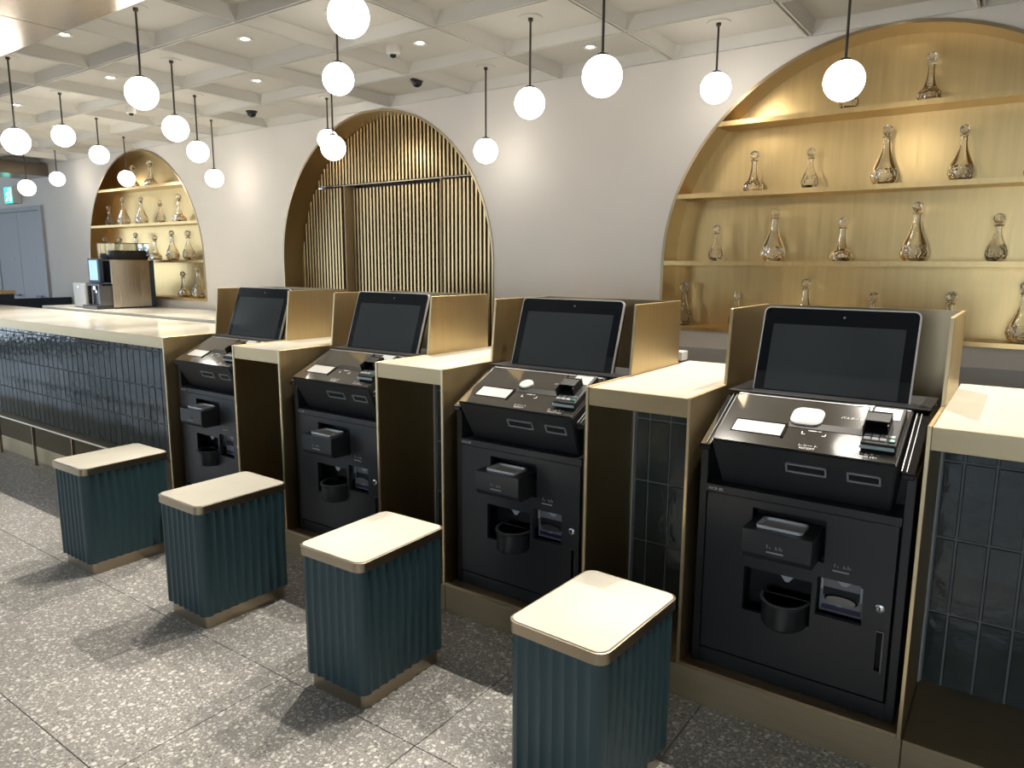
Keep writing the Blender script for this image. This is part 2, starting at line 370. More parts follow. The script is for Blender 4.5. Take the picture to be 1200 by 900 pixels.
# ------------------------------------------------------------------ kiosk
A_ = math.atan(.46); cA, sA = math.cos(A_), math.sin(A_)
def SL(x, s, n=0): return (x, 2.265+s*cA-n*sA, .937+s*sA+n*cA)      # point on the sloping top plate
def slope_box(bm, x0, x1, s0, s1, n0, n1, bev=0, tilt=0, seg=1):
    b2 = newbm(); bx(b2, x0, x1, s0, s1, n0, n1, bev, seg)
    if tilt: bmesh.ops.rotate(b2, verts=b2.verts, cent=(0, s0, n0), matrix=Matrix.Rotation(tilt, 3, 'X'))
    for v in b2.verts: v.co = Vector(SL(*v.co))
    me = bpy.data.meshes.new('tmp'); b2.to_mesh(me); b2.free(); bm.from_mesh(me); bpy.data.meshes.remove(me); return bm
F0, F1 = Vector((0, 2.265, .937)), Vector((0, 2.352, .775))            # sloping head fascia, top to bottom
FD = (F1-F0).normalized(); FN = Vector((0, -(-FD.z), -FD.y)) if False else Vector((0, FD.z, -FD.y))
def FC(x, d, n=0): p = F0+FD*d+FN*n; return (x, p.y, p.z)
def face_box(bm, x0, x1, d0, d1, n0, n1):
    b2 = newbm(); bx(b2, x0, x1, d0, d1, n0, n1)
    for v in b2.verts: v.co = Vector(FC(*v.co))
    bmesh.ops.recalc_face_normals(b2, faces=b2.faces)
    me = bpy.data.meshes.new('tmp'); b2.to_mesh(me); b2.free(); bm.from_mesh(me); bpy.data.meshes.remove(me); return bm
S0, S1 = Vector((0, 2.60, 1.032)), Vector((0, 2.71, 1.352))            # tilted screen, bottom to top
SD = (S1-S0).normalized(); SN = Vector((0, -SD.z, SD.y)); SHt = (S1-S0).length
def SCR(x, h, n=0): p = S0+SD*h+SN*n; return (x, p.y, p.z)
def screen_slab(bm, w, h0, h1, r, n0, n1):
    pts = [(x, y+(h0+h1)/2) for x, y in rrect(w, h1-h0, r, 6)]
    return loft(bm, [[SCR(x, h, n0) for x, h in pts], [SCR(x, h, n1) for x, h in pts]])
def text_mesh(body, size, place):
    cu = bpy.data.curves.new('lettering', 'FONT'); cu.body = body; cu.size = size; cu.align_x = 'CENTER'; cu.resolution_u = 2
    o = bpy.data.objects.new('lettering', cu); COL.objects.link(o)
    dg = bpy.context.evaluated_depsgraph_get(); me = bpy.data.meshes.new_from_object(o.evaluated_get(dg)); bpy.data.objects.remove(o)
    for v in me.vertices: v.co = Vector(place(v.co.x, v.co.y))
    return me
KO = Vector((0, 2.55, .12))
def kiosk():
    t = thing('checkin_kiosk', '', 'kiosk', KO, 'self check-in kiosks'); P = lambda nm, bm, m, par=t, sm=False: part(nm, bm, m, par, KO if par is t else KO, sm)
    HW = .322
    bm = newbm()
    for s in (-1, 1): bx(bm, s*.296, s*HW, 2.314, 2.80, .1215, .905, .002)
    bx(bm, -.296, .296, 2.45, 2.80, .1215, .93); bx(bm, -.296, .296, 2.318, 2.45, .1215, .176, .001)
    P('cabinet', bm, M['black'])
    door = P('door', slab_holes(newbm(), -.2895, .2895, .187, .7455, 2.308, 2.328, [(-.137, .092, .585, .72), (-.153, .062, .361, .512), (.076, .211, .411, .537), (.256, .274, .279, .407)]), M['black'])
    def dp(nm, bm, m, sm=False): return part(nm, bm, m, door, KO, sm)
    # protruding coin box with silver tray
    bm = newbm(); prism(bm, [(2.205, .683), (2.205, .606), (2.222, .585), (2.365, .585), (2.365, .683)], (-.136, .076))
    bmesh.ops.bevel(bm, geom=list(bm.edges), offset=.002, segments=1, affect='EDGES')
    dp('coin_box', bm, M['black'])
    bm = newbm(); slab_holes(bm, -.13, .07, .592, .68, 2.3305, 2.342, []); dp('recess_back', bx(newbm(), -.14, .095, 2.37, 2.38, .58, .725), M['blackmatte'])
    pts = rrect(.142, .096, .014, 4)
    def zt(y): return .683
    bm = newbm(); rings = []
    for sc, dz in ((1, .001), (1, .010), (.93, .010), (.86, .002)): rings.append([(-.032+x*sc, 2.277+y*sc, zt(0)+dz) for x, y in pts])
    loft(bm, rings, cap=False); bm.verts.ensure_lookup_table(); bm.faces.new([bm.verts[i] for i in range(len(pts)*3, len(pts)*4)]); bmesh.ops.recalc_face_normals(bm, faces=bm.faces)
    dp('coin_tray', bm, M['rim'], 40)
    # banknote opening with half-round cup
    bm = newbm(); bx(bm, -.158, .067, 2.40, 2.41, .355, .517); dp('bill_recess', bm, M['blackmatte'])
    n = 14; ring = lambda r, z, x=-.018: [(x+r*math.cos(math.pi+math.pi*i/n), 2.33+(r*1.32)*math.sin(math.pi+math.pi*i/n), z) for i in range(n+1)]+[(x+r, 2.38, z), (x-r, 2.38, z)]
    bm = newbm(); loft(bm, [ring(.066, .346), ring(.073, .356), ring(.074, .424), ring(.078, .428), ring(.078, .434), ring(.066, .434), ring(.062, .375)], cap=False)
    bm.verts.ensure_lookup_table(); k = n+3; bm.faces.new([bm.verts[i] for i in range(k)]); bm.faces.new([bm.verts[i] for i in range(6*k, 7*k)]); bmesh.ops.recalc_face_normals(bm, faces=bm.faces)
    cup = dp('bill_cup', bm, M['black'], 40)
    bm = newbm(); r1 = ring(.0788, .4345); r2 = ring(.070, .4358); loft(bm, [r1[:n+1], r2[:n+1]], cap=False); part('cup_rim', bm, M['greyplastic'], cup, KO)
    def tri(bm, cx, zt_, w, h, y):
        prism(bm, [(cx-w/2, zt_), (cx+w/2, zt_), (cx+w*.12, zt_-h), (cx-w*.12, zt_-h)], (y, y+.004), 'y')
    bm = newbm(); tri(bm, -.018, .509, .045, .022, 2.322); dp('pointer', bm, M['greylight'])
    # banknote acceptor
    acc = dp('bill_acceptor', bx(newbm(), .079, .209, 2.345, 2.36, .413, .535, .002), M['greyplastic'])
    def ap(nm, bm, m, sm=False): return part(nm, bm, m, acc, KO, sm)
    ap('slot', bx(newbm(), .09, .198, 2.342, 2.346, .468, .495), M['blackmatte'])
    bm = newbm(); lathe(bm, [(.044, 0), (.05, .006), (.044, .012)], 18)
    for v in bm.verts: v.co = Vector((.144+v.co.x, 2.344-v.co.z, .462+v.co.y*.32))
    bmesh.ops.recalc_face_normals(bm, faces=bm.faces); ap('throat', bm, M['darksteel'])
    ap('lamp_strip', bx(newbm(), .088, .202, 2.342, 2.346, .423, .437), M['navy'])
    bm = newbm(); tri(bm, .15, .526, .05, .016, 2.341); ap('pointer', bm, M['greylight'])
    bm = newbm(); tri(bm, .14, .452, .042, .013, 2.341); ap('pointer', bm, M['greylight'])
    bm = newbm(); bx(bm, .083, .09, 2.336, 2.346, .49, .53); bx(bm, .198, .205, 2.336, 2.346, .47, .52); ap('clip', bm, M['greylight'])
    # lock, handle recess
    bm = newbm(); lathe(bm, [(.0135, 0), (.0135, .004), (.011, .006)], 20)
    for v in bm.verts: v.co = Vector((.2585+v.co.x, 2.3078-v.co.z, .483+v.co.y))
    bmesh.ops.recalc_face_normals(bm, faces=bm.faces)
    lk = dp('lock', bm, M['silver'], 40); part('keyhole', bx(newbm(), .2565, .2605, 2.3005, 2.303, .477, .489), M['blackmatte'], lk, KO)
    dp('handle_recess', bx(newbm(), .254, .276, 2.332, 2.34, .275, .41), M['blackmatte'])
    bm = newbm(); bx(bm, .2725, .276, 2.304, 2.309, .277, .412); bx(bm, .254, .276, 2.304, 2.309, .4075, .411); dp('handle_lip', bm, M['darksteel'])
    # printed symbols
    bm = newbm(); bx(bm, -.058, -.006, 2.2035, 2.2052, .618, .622)
    dp('underline', bm, M['greylight']); bm = newbm(); bx(bm, .118, .166, 2.3065, 2.3082, .566, .570); dp('underline', bm, M['greylight'])
    bm = newbm()
    for x0, z0, y0 in ((-.058, .632, 2.2037), (.122, .58, 2.3067)):
        for i, (dx, h) in enumerate(((0, .012), (.009, .005), (.026, .009), (.030, .004), (.038, .011), (.044, .006))): bx(bm, x0+dx, x0+dx+.004, y0, y0+.0012, z0, z0+h)
    dp('pictogram', bm, M['greyprint'])
    # header band and lettering
    P('header_band', bx(newbm(), -.2955, .2955, 2.306, 2.45, .7475, .774, .001), M['black'])
    me = text_mesh('NCR 85', .014, lambda x, y: (-.262+x*1.05, 2.3052, .7555+y)); link('lettering', me, M['print'], t); me.transform(Matrix.Translation(-KO))
    # head unit
    bm = newbm()
    yz = [(2.265, .937), (2.352, .775), (2.80, .775), (2.80, 1.055), (2.535, 1.055)]
    w = [.272, .258, .258, .272, .272]
    a = [bm.verts.new((-w[i], *yz[i])) for i in range(5)]; b = [bm.verts.new((w[i], *yz[i])) for i in range(5)]
    bm.faces.new(a); bm.faces.new(list(reversed(b)))
    for i in range(5): bm.faces.new((a[i], a[(i+1) % 5], b[(i+1) % 5], b[i]))
    bmesh.ops.recalc_face_normals(bm, faces=bm.faces); bmesh.ops.bevel(bm, geom=list(bm.edges), offset=.004, segments=2, affect='EDGES')
    P('head_unit', bm, M['black'], t, 30)
    tp = P('top_plate', slope_box(newbm(), -.268, .268, .004, .285, .0005, .0035, .001), M['topplate'])
    def tpp(nm, bm, m, sm=False): return part(nm, bm, m, tp, KO, sm)
    bm = newbm(); slope_box(bm, -.225, -.068, .06, .062, .0032, .0055); slope_box(bm, -.225, -.068, .126, .1285, .0032, .0065); slope_box(bm, -.229, -.225, .06, .128, .0032, .006); slope_box(bm, -.068, -.06, .056, .131, .0032, .0075); tpp('scanner_frame', bm, M['blackgloss'])
    tpp('scanner_glass', slope_box(newbm(), -.225, -.068, .062, .126, .0034, .0045), M['white'])
    bm = newbm(); slope_box(bm, -.268, .268, .273, .2775, .0036, .005); tpp('rear_trim', bm, M['bezel'])
    bm = newbm()
    for x0, sgn in ((-.012, 1), (.06, -1)): slope_box(bm, min(x0, x0+sgn*.011), max(x0, x0+sgn*.011), .088, .0905, .0036, .0042); slope_box(bm, min(x0, x0+sgn*.0025), max(x0, x0+sgn*.0025), .088, .101, .0036, .0042)
    slope_box(bm, .005, .030, .108, .111, .0036, .0042); slope_box(bm, .034, .044, .109, .111, .0036, .0042)
    tpp('corner_mark', bm, M['print'])
    bm = newbm(); slope_box(bm, -.062, .18, .118, .150, .0034, .0048); tpp('guide_groove', bm, M['blackmatte'])
    for body, x, s, sz in (('レシート', .022, .026, .015), ('RECEIPT', .022, .0135, .0125), ('ルームキー', .187, .026, .015), ('ROOM KEY', .187, .0135, .0125), ('パスポート', .115, .196, .013)):
        me = text_mesh(body, sz, lambda px, py, x=x, s=s: SL(x+px, s+py, .0042)); me.transform(Matrix.Translation(-KO)); link('lettering', me, M['print'], tp)
    for x0, x1 in ((-.04, .081), (.139, .232)):
        bm = newbm(); d0, d1 = .050, .086
        for q in ((x0, x1, d0, d0+.005), (x0, x1, d1-.005, d1), (x0, x0+.005, d0, d1), (x1-.005, x1, d0, d1)): face_box(bm, q[0], q[1], q[2], q[3], -.001, .005)
        sl = P('slot_bezel', bm, M['bezel']); part('slot_mouth', face_box(newbm(), x0+.004, x1-.004, d0+.004, d1-.004, -.001, .001), M['blackmatte'], sl, KO)
    # side rails
    for s in (-1, 1):
        bm = newbm(); pr = [(2.285, .895), (2.285, .912), (2.545, 1.045), (2.79, 1.045), (2.79, .895)]
        prism(bm, pr, (min(s*.282, s*.318), max(s*.282, s*.318))); bmesh.ops.bevel(bm, geom=list(bm.edges), offset=.003, segments=1, affect='EDGES'); rl = P('side_rail', bm, M['blackgloss'])
        bm = newbm(); tube(bm, (s*.283, 2.29, .918), (s*.283, 2.54, 1.046), .0022, 6); tube(bm, (s*.296, 2.29, .918), (s*.296, 2.54, 1.046), .0016, 6); part('chrome_line', bm, M['bezel'], rl, KO)
    # card terminal
    tm_ = P('card_terminal', slope_box(newbm(), .166, .262, .052, .25, .0036, .030, .004, seg=2), M['blackmatte'])
    def tt(nm, bm, m): return part(nm, bm, m, tm_, KO)
    tt('front_strip', slope_box(newbm(), .164, .258, .046, .056, .012, .022, .001), M['cyan'])
    for i in range(3): tt('key', slope_box(newbm(), .172+i*.0215, .190+i*.0215, .066, .080, .029, .034, .001), M['greylight'])
    tt('green_key', slope_box(newbm(), .238, .256, .066, .080, .029, .034, .001), M['green'])
    for i in range(4): tt('key', slope_box(newbm(), .172+i*.0215, .190+i*.0215, .085, .098, .029, .0335, .001), M['greyplastic'])
    bm = newbm(); slope_box(bm, .166, .169, .085, .19, .028, .065); slope_box(bm, .23, .233, .105, .18, .028, .06); slope_box(bm, .166, .233, .165, .168, .028, .066); slope_box(bm, .166, .233, .120, .168, .060, .064)
    tt('privacy_shield', bm, M['blackmatte'])
    tt('terminal_screen', slope_box(newbm(), .176, .252, .180, .238, .0295, .0315), M['greylight'])
    # tilted screen
    scn = P('monitor', screen_slab(newbm(), .502, 0, SHt, .02, -.028, -.003), M['blackgloss'], t, 40)
    part('bezel_ring', screen_slab(newbm(), .506, -.002, SHt+.002, .021, -.012, -.0015), M['rim'], scn, KO, 40)
    part('front_glass', screen_slab(newbm(), .496, .003, SHt-.003, .018, -.003, .0005), M['screen'], scn, KO, 40)
    part('display', screen_slab(newbm(), .428, .036, SHt-.062, .001, .0004, .0009), M['display'], scn, KO)
    bm = newbm(); lathe(bm, [(.004, 0), (.004, .0006)], 14)
    for v in bm.verts: v.co = Vector(SCR(.02+v.co.x, SHt-.03+v.co.y, .0004+v.co.z))
    bmesh.ops.recalc_face_normals(bm, faces=bm.faces)
    part('webcam', bm, M['greyplastic'], scn, KO)
    bm = newbm(); prism(bm, [(2.63, 1.05), (2.66, 1.05), (2.74, 1.24), (2.70, 1.22)], (-.10, .10)); bx(bm, -.12, .12, 2.60, 2.72, 1.048, 1.06); part('monitor_stand', bm, M['black'], scn, KO)
    P('rear_deck', bx(newbm(), -.318, .318, 2.545, 2.80, 1.0555, 1.062, .002), M['black'])
    return t
k0 = kiosk()
KL = ['black self check-in kiosk nearest the camera, with white oval reader pad', 'black self check-in kiosk, second from the right, behind the second stool',
      'black self check-in kiosk, third from the right, between two narrow counters', 'black self check-in kiosk farthest from the camera, beside the reception bar']
ks = []
for n in range(4):
    k = k0 if n == 0 else copytree(k0)
    k.location = ((LE(n)+RE(n))/2, KO.y, KO.z); k['label'] = KL[n]; ks.append(k)
for n in (0, 1):  # raised white oval on the top plates of the two nearest kiosks
    tp = [c for c in ks[n].children if c.name.startswith('top_plate')][0]
    pts = rrect(.098 if n == 0 else .06, .092 if n == 0 else .06, .03, 6)
    bm = newbm(); cx, cs = (-.014, .178) if n == 0 else (-.035, .17)
    loft(bm, [[SL(cx+x, cs+y, .0036) for x, y in pts], [SL(cx+x, cs+y, .010) for x, y in pts], [SL(cx+x*.9, cs+y*.9, .013) for x, y in pts]])
    o = part('reader_pad', bm, M['white'], tp, KO, 40); o['label'] = 'white frosted oval reader pad'

# ------------------------------------------------------------------ stools
def flute_ring(w, d, z, rc=.034, depth=.007, nf=6, ns=9, seg=5):
    """fluted rounded rectangle, counter-clockwise"""
    pts = []
    def side(p0, p1, nrm, k):
        for i in range(k):
            for j in range(seg):
                t_ = (i+j/seg)/k; u = j/seg
                q = Vector(p0)*(1-t_)+Vector(p1)*t_ - Vector(nrm)*depth*math.sin(math.pi*u)**.8
                pts.append((q.x, q.y, z))
    def corner(cx, cy, a0):
        for i in range(5):
            a = math.radians(a0+90*i/4); rr = rc
            pts.append((cx+rr*math.cos(a), cy+rr*math.sin(a), z))
    W2, D2 = w/2, d/2
    side((-W2+rc, -D2), (W2-rc, -D2), (0, -1), nf); corner(W2-rc, -D2+rc, -90)
    side((W2, -D2+rc), (W2, D2-rc), (1, 0), ns); corner(W2-rc, D2-rc, 0)
    side((W2-rc, D2), (-W2+rc, D2), (0, 1), nf); corner(-W2+rc, D2-rc, 90)
    side((-W2, D2-rc), (-W2, -D2+rc), (-1, 0), ns); corner(-W2+rc, -D2+rc, 180)
    return pts
def stool():
    t = thing('fluted_stool', '', 'stool', (0, 0, 0), 'fluted stools in front of the kiosks')
    bm = newbm(); loft(bm, [flute_ring(.304, .424, .058), flute_ring(.304, .424, .504)]); part('body', bm, M['teal'], t, None, 35)
    bm = newbm(); loft(bm, [[(x, y, 0) for x, y in rrect(.276, .396, .03, 3)], [(x, y, .06) for x, y in rrect(.276, .396, .03, 3)]]); part('base', bm, M['bronze'], t, None, 40)
    bm = newbm(); pr = [(.316, .436, .036, .502), (.316, .436, .036, .5335), (.310, .430, .033, .5345), (.303, .423, .031, .5335), (.303, .423, .031, .51)]
    rings = [[(x, y, z) for x, y in rrect(a, b, r, 6)] for a, b, r, z in pr]; loft(bm, rings, cap=False); k = len(rings[0])
    bm.verts.ensure_lookup_table(); bm.faces.new([bm.verts[i] for i in range(k)]); bmesh.ops.recalc_face_normals(bm, faces=bm.faces); part('rim', bm, M['bronze'], t, None, 40)
    bm = newbm(); pr = [(.3025, .4225, .031, .512), (.3025, .4225, .031, .5345), (.3005, .4205, .030, .536)]
    loft(bm, [[(x, y, z) for x, y in rrect(a, b, r, 6)] for a, b, r, z in pr]); part('seat_top', bm, M['cream'], t, None, 40)
    return t
SL_ = ['teal fluted stool nearest the camera, its base cut off by the frame', 'teal fluted stool in front of the second kiosk from the right', 'teal fluted stool, third from the right, with a thin brass base', 'teal fluted stool farthest from the camera, beside the foot rail']
s0 = stool()
for i, (x, y, a) in enumerate(((-.927, 1.719, -2.5), (-1.845, 1.735, .8), (-2.776, 1.739, -.5), (-3.71, 1.715, .8))):
    s = s0 if i == 0 else copytree(s0); s.location = (x, y, 0); s.rotation_euler = (0, 0, math.radians(a)); s['label'] = SL_[i]

# ------------------------------------------------------------------ arched niches
def reveal(bm, cx, zb, y0, y1, r0, r1, n=48, close=False):
    """arch-shaped band between radii r0<r1 from y0 to y1"""
    def path(r): return [(cx-r, zb)]+arch_pts(cx, r, n)+[(cx+r, zb)]
    a, b = path(r0), path(r1); k = len(a)
    va0 = [bm.verts.new((p[0], y0, p[1])) for p in a]; va1 = [bm.verts.new((p[0], y1, p[1])) for p in a]
    vb0 = [bm.verts.new((p[0], y0, p[1])) for p in b]; vb1 = [bm.verts.new((p[0], y1, p[1])) for p in b]
    for i in range(k-1):
        for q in ((va0, va1), (vb1, vb0), (vb0, va0), (va1, vb1)): bm.faces.new((q[0][i], q[0][i+1], q[1][i+1], q[1][i]))
    bmesh.ops.recalc_face_normals(bm, faces=bm.faces); return bm
def half_w(z, r): return r if z <= AZ else math.sqrt(max(r*r-(z-AZ)**2, 0))
YBK = 3.925
SHELF = (2.222, 1.872, 1.523)
def niche(cx, label):
    t = thing('arched_niche', label, 'niche', (cx, YW, 1.153), 'arched bottle niches'); off = t.location.copy(); r = AR-.012
    part('reveal', reveal(newbm(), cx, 1.153, YW-.006, YBK, r, AR+.003), M['reveal'], t, off, 30)
    bm = newbm(); P = [(cx-AR, 1.14)]+arch_pts(cx, AR, 48)+[(cx+AR, 1.14)]; prism(bm, P, (YBK, YBK+.02), 'y'); part('back_panel', bm, M['brass_back'], t, off)
    for z in SHELF:
        a, b = half_w(z, r), half_w(z-.024, r); bm = newbm(); prism(bm, [(cx-a+.001, z), (cx+a-.001, z), (cx+b-.001, z-.024), (cx-b+.001, z-.024)], (YW-.004, YBK), 'y'); part('shelf', bm, M['brass_back'], t, off)
    part('shelf', bx(newbm(), cx-AR+.002, cx+AR-.002, YW-.012, YBK, 1.153, 1.176, .001), M['brass_back'], t, off)
    return t
niche(ARCH[2][0], 'large brass-lined arched shelf niche of decanters behind the nearest kiosk')
niche(ARCH[0][0], 'farther brass-lined arched shelf niche of decanters behind the coffee machine')
# slatted arch with double door
cx = ARCH[1][0]; t = thing('slatted_arch', 'arched recess lined with vertical gilded slats around a double door', 'arch', (cx, YW, 0)); off = t.location.copy(); YS = 3.955
part('reveal', reveal(newbm(), cx, 0, YW-.006, YS+.02, AR-.012, AR+.003), M['reveal'], t, off, 30)
bm = newbm(); P = [(cx-AR, 0)]+arch_pts(cx, AR, 48)+[(cx+AR, 0)]; prism(bm, P, (YS+.10, YS+.12), 'y'); part('backing', bm, M['slatback'], t, off)
bm = newbm(); P = [(cx-AR, 2.115)]+[p for p in arch_pts(cx, AR, 48) if p[1] > 2.115]+[(cx+AR, 2.115)]
P = [p for p in arch_pts(cx, AR, 60) if p[1] > 2.1]; prism(bm, P, (YS+.012, YS+.099), 'y'); part('upper_backing', bm, M['slatback'], t, off)
DX0, DX1 = -4.415, -3.44
for a, b in ((cx-AR, DX0-.0125), (DX1+.0125, cx+AR)): part('side_backing', bx(newbm(), a, b, YS+.012, YS+.099, 0, 2.085), M['slatback'], t, off)
part('door_jamb', bx(newbm(), DX0-.012, DX0, YS-.008, YS+.10, 0, 2.09), M['jamb'], t, off); part('door_jamb', bx(newbm(), DX1, DX1+.012, YS-.008, YS+.10, 0, 2.09), M['jamb'], t, off)
part('cross_rail', bx(newbm(), cx-half_w(2.1, AR)+.022, cx+half_w(2.1, AR)-.022, YS-.006, YS+.09, 2.091, 2.098), M['bronze'], t, off)
sp, sw = .0355, .0175; smc = {}
def slat(x, z0, z1, y, par, o_):
    h = round(z1-z0, 2)
    if h not in smc:
        b_ = newbm(); bx(b_, -sw/2, sw/2, -.012, .012, 0, h, .002); smc[h] = mesh(b_, 'slat'); smc[h].materials.append(M['slat'])
    link('slat', smc[h], None, par, Vector((x, y, z0))-Vector(o_))
x = cx-AR+.02
while x < cx+AR-.01:
    rr = AR-.004; top = AZ+math.sqrt(max(rr*rr-(x-cx)**2, 0))
    if top > 2.12: slat(x, 2.10, top, YS, t, off)
    if not (DX0-.02 < x < DX1+.02): slat(x, .02, min(2.085, top), YS, t, off)
    x += sp
mid = (DX0+DX1)/2
for a, b, s in ((DX0+.003, mid-.0015, 1), (mid+.0015, DX1-.003, -1)):
    lf = part('door_leaf', bx(newbm(), a, b, YS+.088, YS+.099, .01, 2.08), M['slatback'], t, off)
    nsl = int((b-a)/sp)
    for i in range(nsl): slat(a+(i+.5)*(b-a)/nsl, .015, 2.075, YS+.075, lf, off)
    hx = mid-s*.045; bm = newbm(); bx(bm, hx-.008, hx+.008, YS+.035, YS+.075, 1.26, 1.30, .003); bx(bm, hx-.035, hx+.035, YS+.030, YS+.04, 1.29, 1.30, .002); part('door_handle', bm, M['bronze'], lf, off)

# ------------------------------------------------------------------ decanters
def deca_meshes(kind):
    if kind == 'tall':
        body = [(.036, 0), (.044, .006), (.055, .030), (.0565, .046), (.050, .072), (.034, .108), (.0215, .142), (.0155, .172), (.0138, .205), (.015, .209)]; cutz = .075
    elif kind == 'bell':
        body = [(.036, 0), (.046, .007), (.050, .022), (.046, .04), (.028, .060), (.0195, .085), (.0145, .115), (.0125, .152), (.014, .156)]; cutz = .07
    else:
        body = [(.022, 0), (.032, .005), (.040, .025), (.041, .042), (.034, .066), (.020, .096), (.0135, .122), (.0125, .148), (.0138, .152)]; cutz = .095
    H = body[-1][1]; w = .003
    def smooth_prof(p, n=3):
        out = []
        for i in range(len(p)-1):
            p0, p1, p2, p3 = p[max(i-1, 0)], p[i], p[i+1], p[min(i+2, len(p)-1)]
            for j in range(n):
                t_ = j/n
                f = lambda a, b, c, d: .5*((2*b)+(-a+c)*t_+(2*a-5*b+4*c-d)*t_*t_+(-a+3*b-3*c+d)*t_**3)
                out.append((f(p0[0], p1[0], p2[0], p3[0]), f(p0[1], p1[1], p2[1], p3[1])))
        return out+[p[-1]]
    sp_ = smooth_prof(body)
    inner = [(max(r-w, .002), z) for r, z in reversed(sp_) if z > .012]+[(.002, .012)]
    bm = newbm(); lathe(bm, sp_+inner, 24, cap=True); bmesh.ops.recalc_face_normals(bm, faces=bm.faces)
    b = mesh(bm, 'decanter_body', None, 50); b.materials.append(M['crystal']); b.materials.append(M['crystalcut'])
    for p in b.polygons:
        c = p.center
        if .012 < c.z < cutz and math.hypot(c.x, c.y) > .03: p.material_index = 1
    bm = newbm(); lathe(bm, [(.017, H), (.0185, H+.002), (.0185, H+.005), (.013, H+.007)], 20); col = mesh(bm, 'collar', None, 50); col.materials.append(M['crystal'])
    R = .0225; st = [(.009, H+.0072), (.010, H+.013)]+[(R*math.sin(a), H+.013+.0195-R*math.cos(a)) for a in [math.radians(q) for q in (35, 55, 75, 90, 110, 130, 150, 168)]]+[(.002, H+.013+.041)]
    bm = newbm(); lathe(bm, st, 20); stp = mesh(bm, 'stopper', None, 50); stp.materials.append(M['crystalcut'])
    return b, col, stp, H+.054
DM = {k: deca_meshes(k) for k in ('tall', 'bell', 'round')}
DN = {'tall': 'tall conical cut-glass decanter', 'bell': 'long-necked flared cut-glass decanter', 'round': 'small rounded cut-glass decanter'}
# world x of the base centre and height, read per shelf (left to right)
import itertools
def cam_x(px, z, y):     # world x at depth y of the vertical line seen at pixel column px (level z)
    lo, hi = -12, 3
    for _ in range(50):
        m_ = (lo+hi)/2; q = Vector((m_, y, z))-Vector((0, 0, 1.5)); u = 600+847.97*q.dot(R_)/q.dot(_f)
        if u < px: lo = m_
        else: hi = m_
    return (lo+hi)/2
SETS = (
 ('nearest arch', ARCH[2][0], (('top', 2.222, ((994, .205, 'round'), (1088, .213, 'bell'))),
   ('second', 1.872, ((882, .205, 'bell'), (948, .195, 'round'), (1035, .268, 'tall'), (1125, .24, 'tall'), (1215, .2, 'bell'))),
   ('third', 1.523, ((838, .19, 'round'), (905, .265, 'tall'), (985, .208, 'bell'), (1070, .268, 'tall'), (1166, .205, 'round'))),
   ('bottom', 1.176, ((800, .228, 'round'), (862, .19, 'round'), (941, .26, 'tall'), (1020, .2, 'bell'), (1110, .212, 'round'), (1195, .262, 'tall'))))),
 ('far arch', ARCH[0][0], (('top', 2.222, ((157, .22, 'bell'), (177, .24, 'bell'))),
   ('second', 1.872, ((129, .20, 'round'), (146, .27, 'tall'), (167, .26, 'tall'), (189, .215, 'round'), (211, .255, 'bell'))),
   ('third', 1.523, ((125, .235, 'round'), (142, .225, 'round'), (161, .27, 'tall'), (183, .235, 'bell'), (203, .275, 'tall'), (222, .27, 'round'))),
   ('bottom', 1.176, ((216, .24, 'bell'), (234, .29, 'tall'))))))
for arch, cx, shelves in SETS:
    for sh, z, bots in shelves:
        for i, (px, h, kd) in enumerate(bots):
            y = 3.835; x = cam_x(px, z, y)
            ent = 'leftmost' if i == 0 else (('rightmost' if i == len(bots)-1 else ORD[i]+' from the left'))
            t = thing('decanter', '%s, %s on %s shelf of %s' % (DN[kd], ent, sh, arch), 'decanter', (x, y, z), 'decanters in the %s' % arch, random.uniform(0, 3))
            b, c, s, H0 = DM[kd]; k = h/H0; t.scale = (k*1.04, k*1.04, k)
            link('body', b, None, t); link('collar', c, None, t); link('stopper', s, None, t)

# ------------------------------------------------------------------ coffee corner on the back counter
t = thing('back_counter', 'cream back counter along the wall under the far arch, holding the coffee machine', 'counter', (-6.3, 3.4, 0)); off = (-6.3, 3.4, 0)
part('countertop', bx(newbm(), -7.80, -4.9, 3.09, YW-.022, 1.05, 1.08, .001), M['cream'], t, off); part('body', bx(newbm(), -7.78, -4.9, 3.12, YW-.022, 0, 1.05), M['lowerwall'], t, off)
CZ = 1.081
t = thing('coffee_machine', 'steel-sided automatic coffee machine with a blue touchscreen', 'coffee machine', (-6.93, 3.45, CZ)); off = (-6.93, 3.45, CZ)
part('side_panel', bx(newbm(), -6.78, -6.765, 3.27, 3.62, CZ+.012, CZ+.44, .002), M['steel'], t, off)
part('body', bx(newbm(), -7.085, -6.781, 3.28, 3.66, CZ, CZ+.435, .004), M['blackgloss'], t, off)
part('rear_panel', bx(newbm(), -6.80, -6.762, 3.622, 3.665, CZ, CZ+.44, .003), M['navyblue'], t, off)
part('front_frame', bx(newbm(), -7.09, -7.075, 3.235, 3.30, CZ, CZ+.22, .002), M['silver'], t, off)
bm = newbm(); bx(bm, -7.07, -6.79, 3.255, 3.28, CZ+.03, CZ+.21, .002); part('brew_recess', bm, M['darksteel'], t, off)
bm = newbm(); bx(bm, -6.985, -6.935, 3.20, 3.26, CZ+.165, CZ+.205, .004); bx(bm, -6.975, -6.962, 3.215, 3.235, CZ+.14, CZ+.168); bx(bm, -6.955, -6.942, 3.215, 3.235, CZ+.14, CZ+.168); part('spout', bm, M['silver'], t, off)
part('milk_wand', tube(newbm(), (-6.86, 3.23, CZ+.06), (-6.86, 3.23, CZ+.19), .007), M['silver'], t, off, 40)
part('brew_hood', bx(newbm(), -7.075, -6.785, 3.18, 3.28, CZ+.205, CZ+.225, .003), M['black'], t, off)
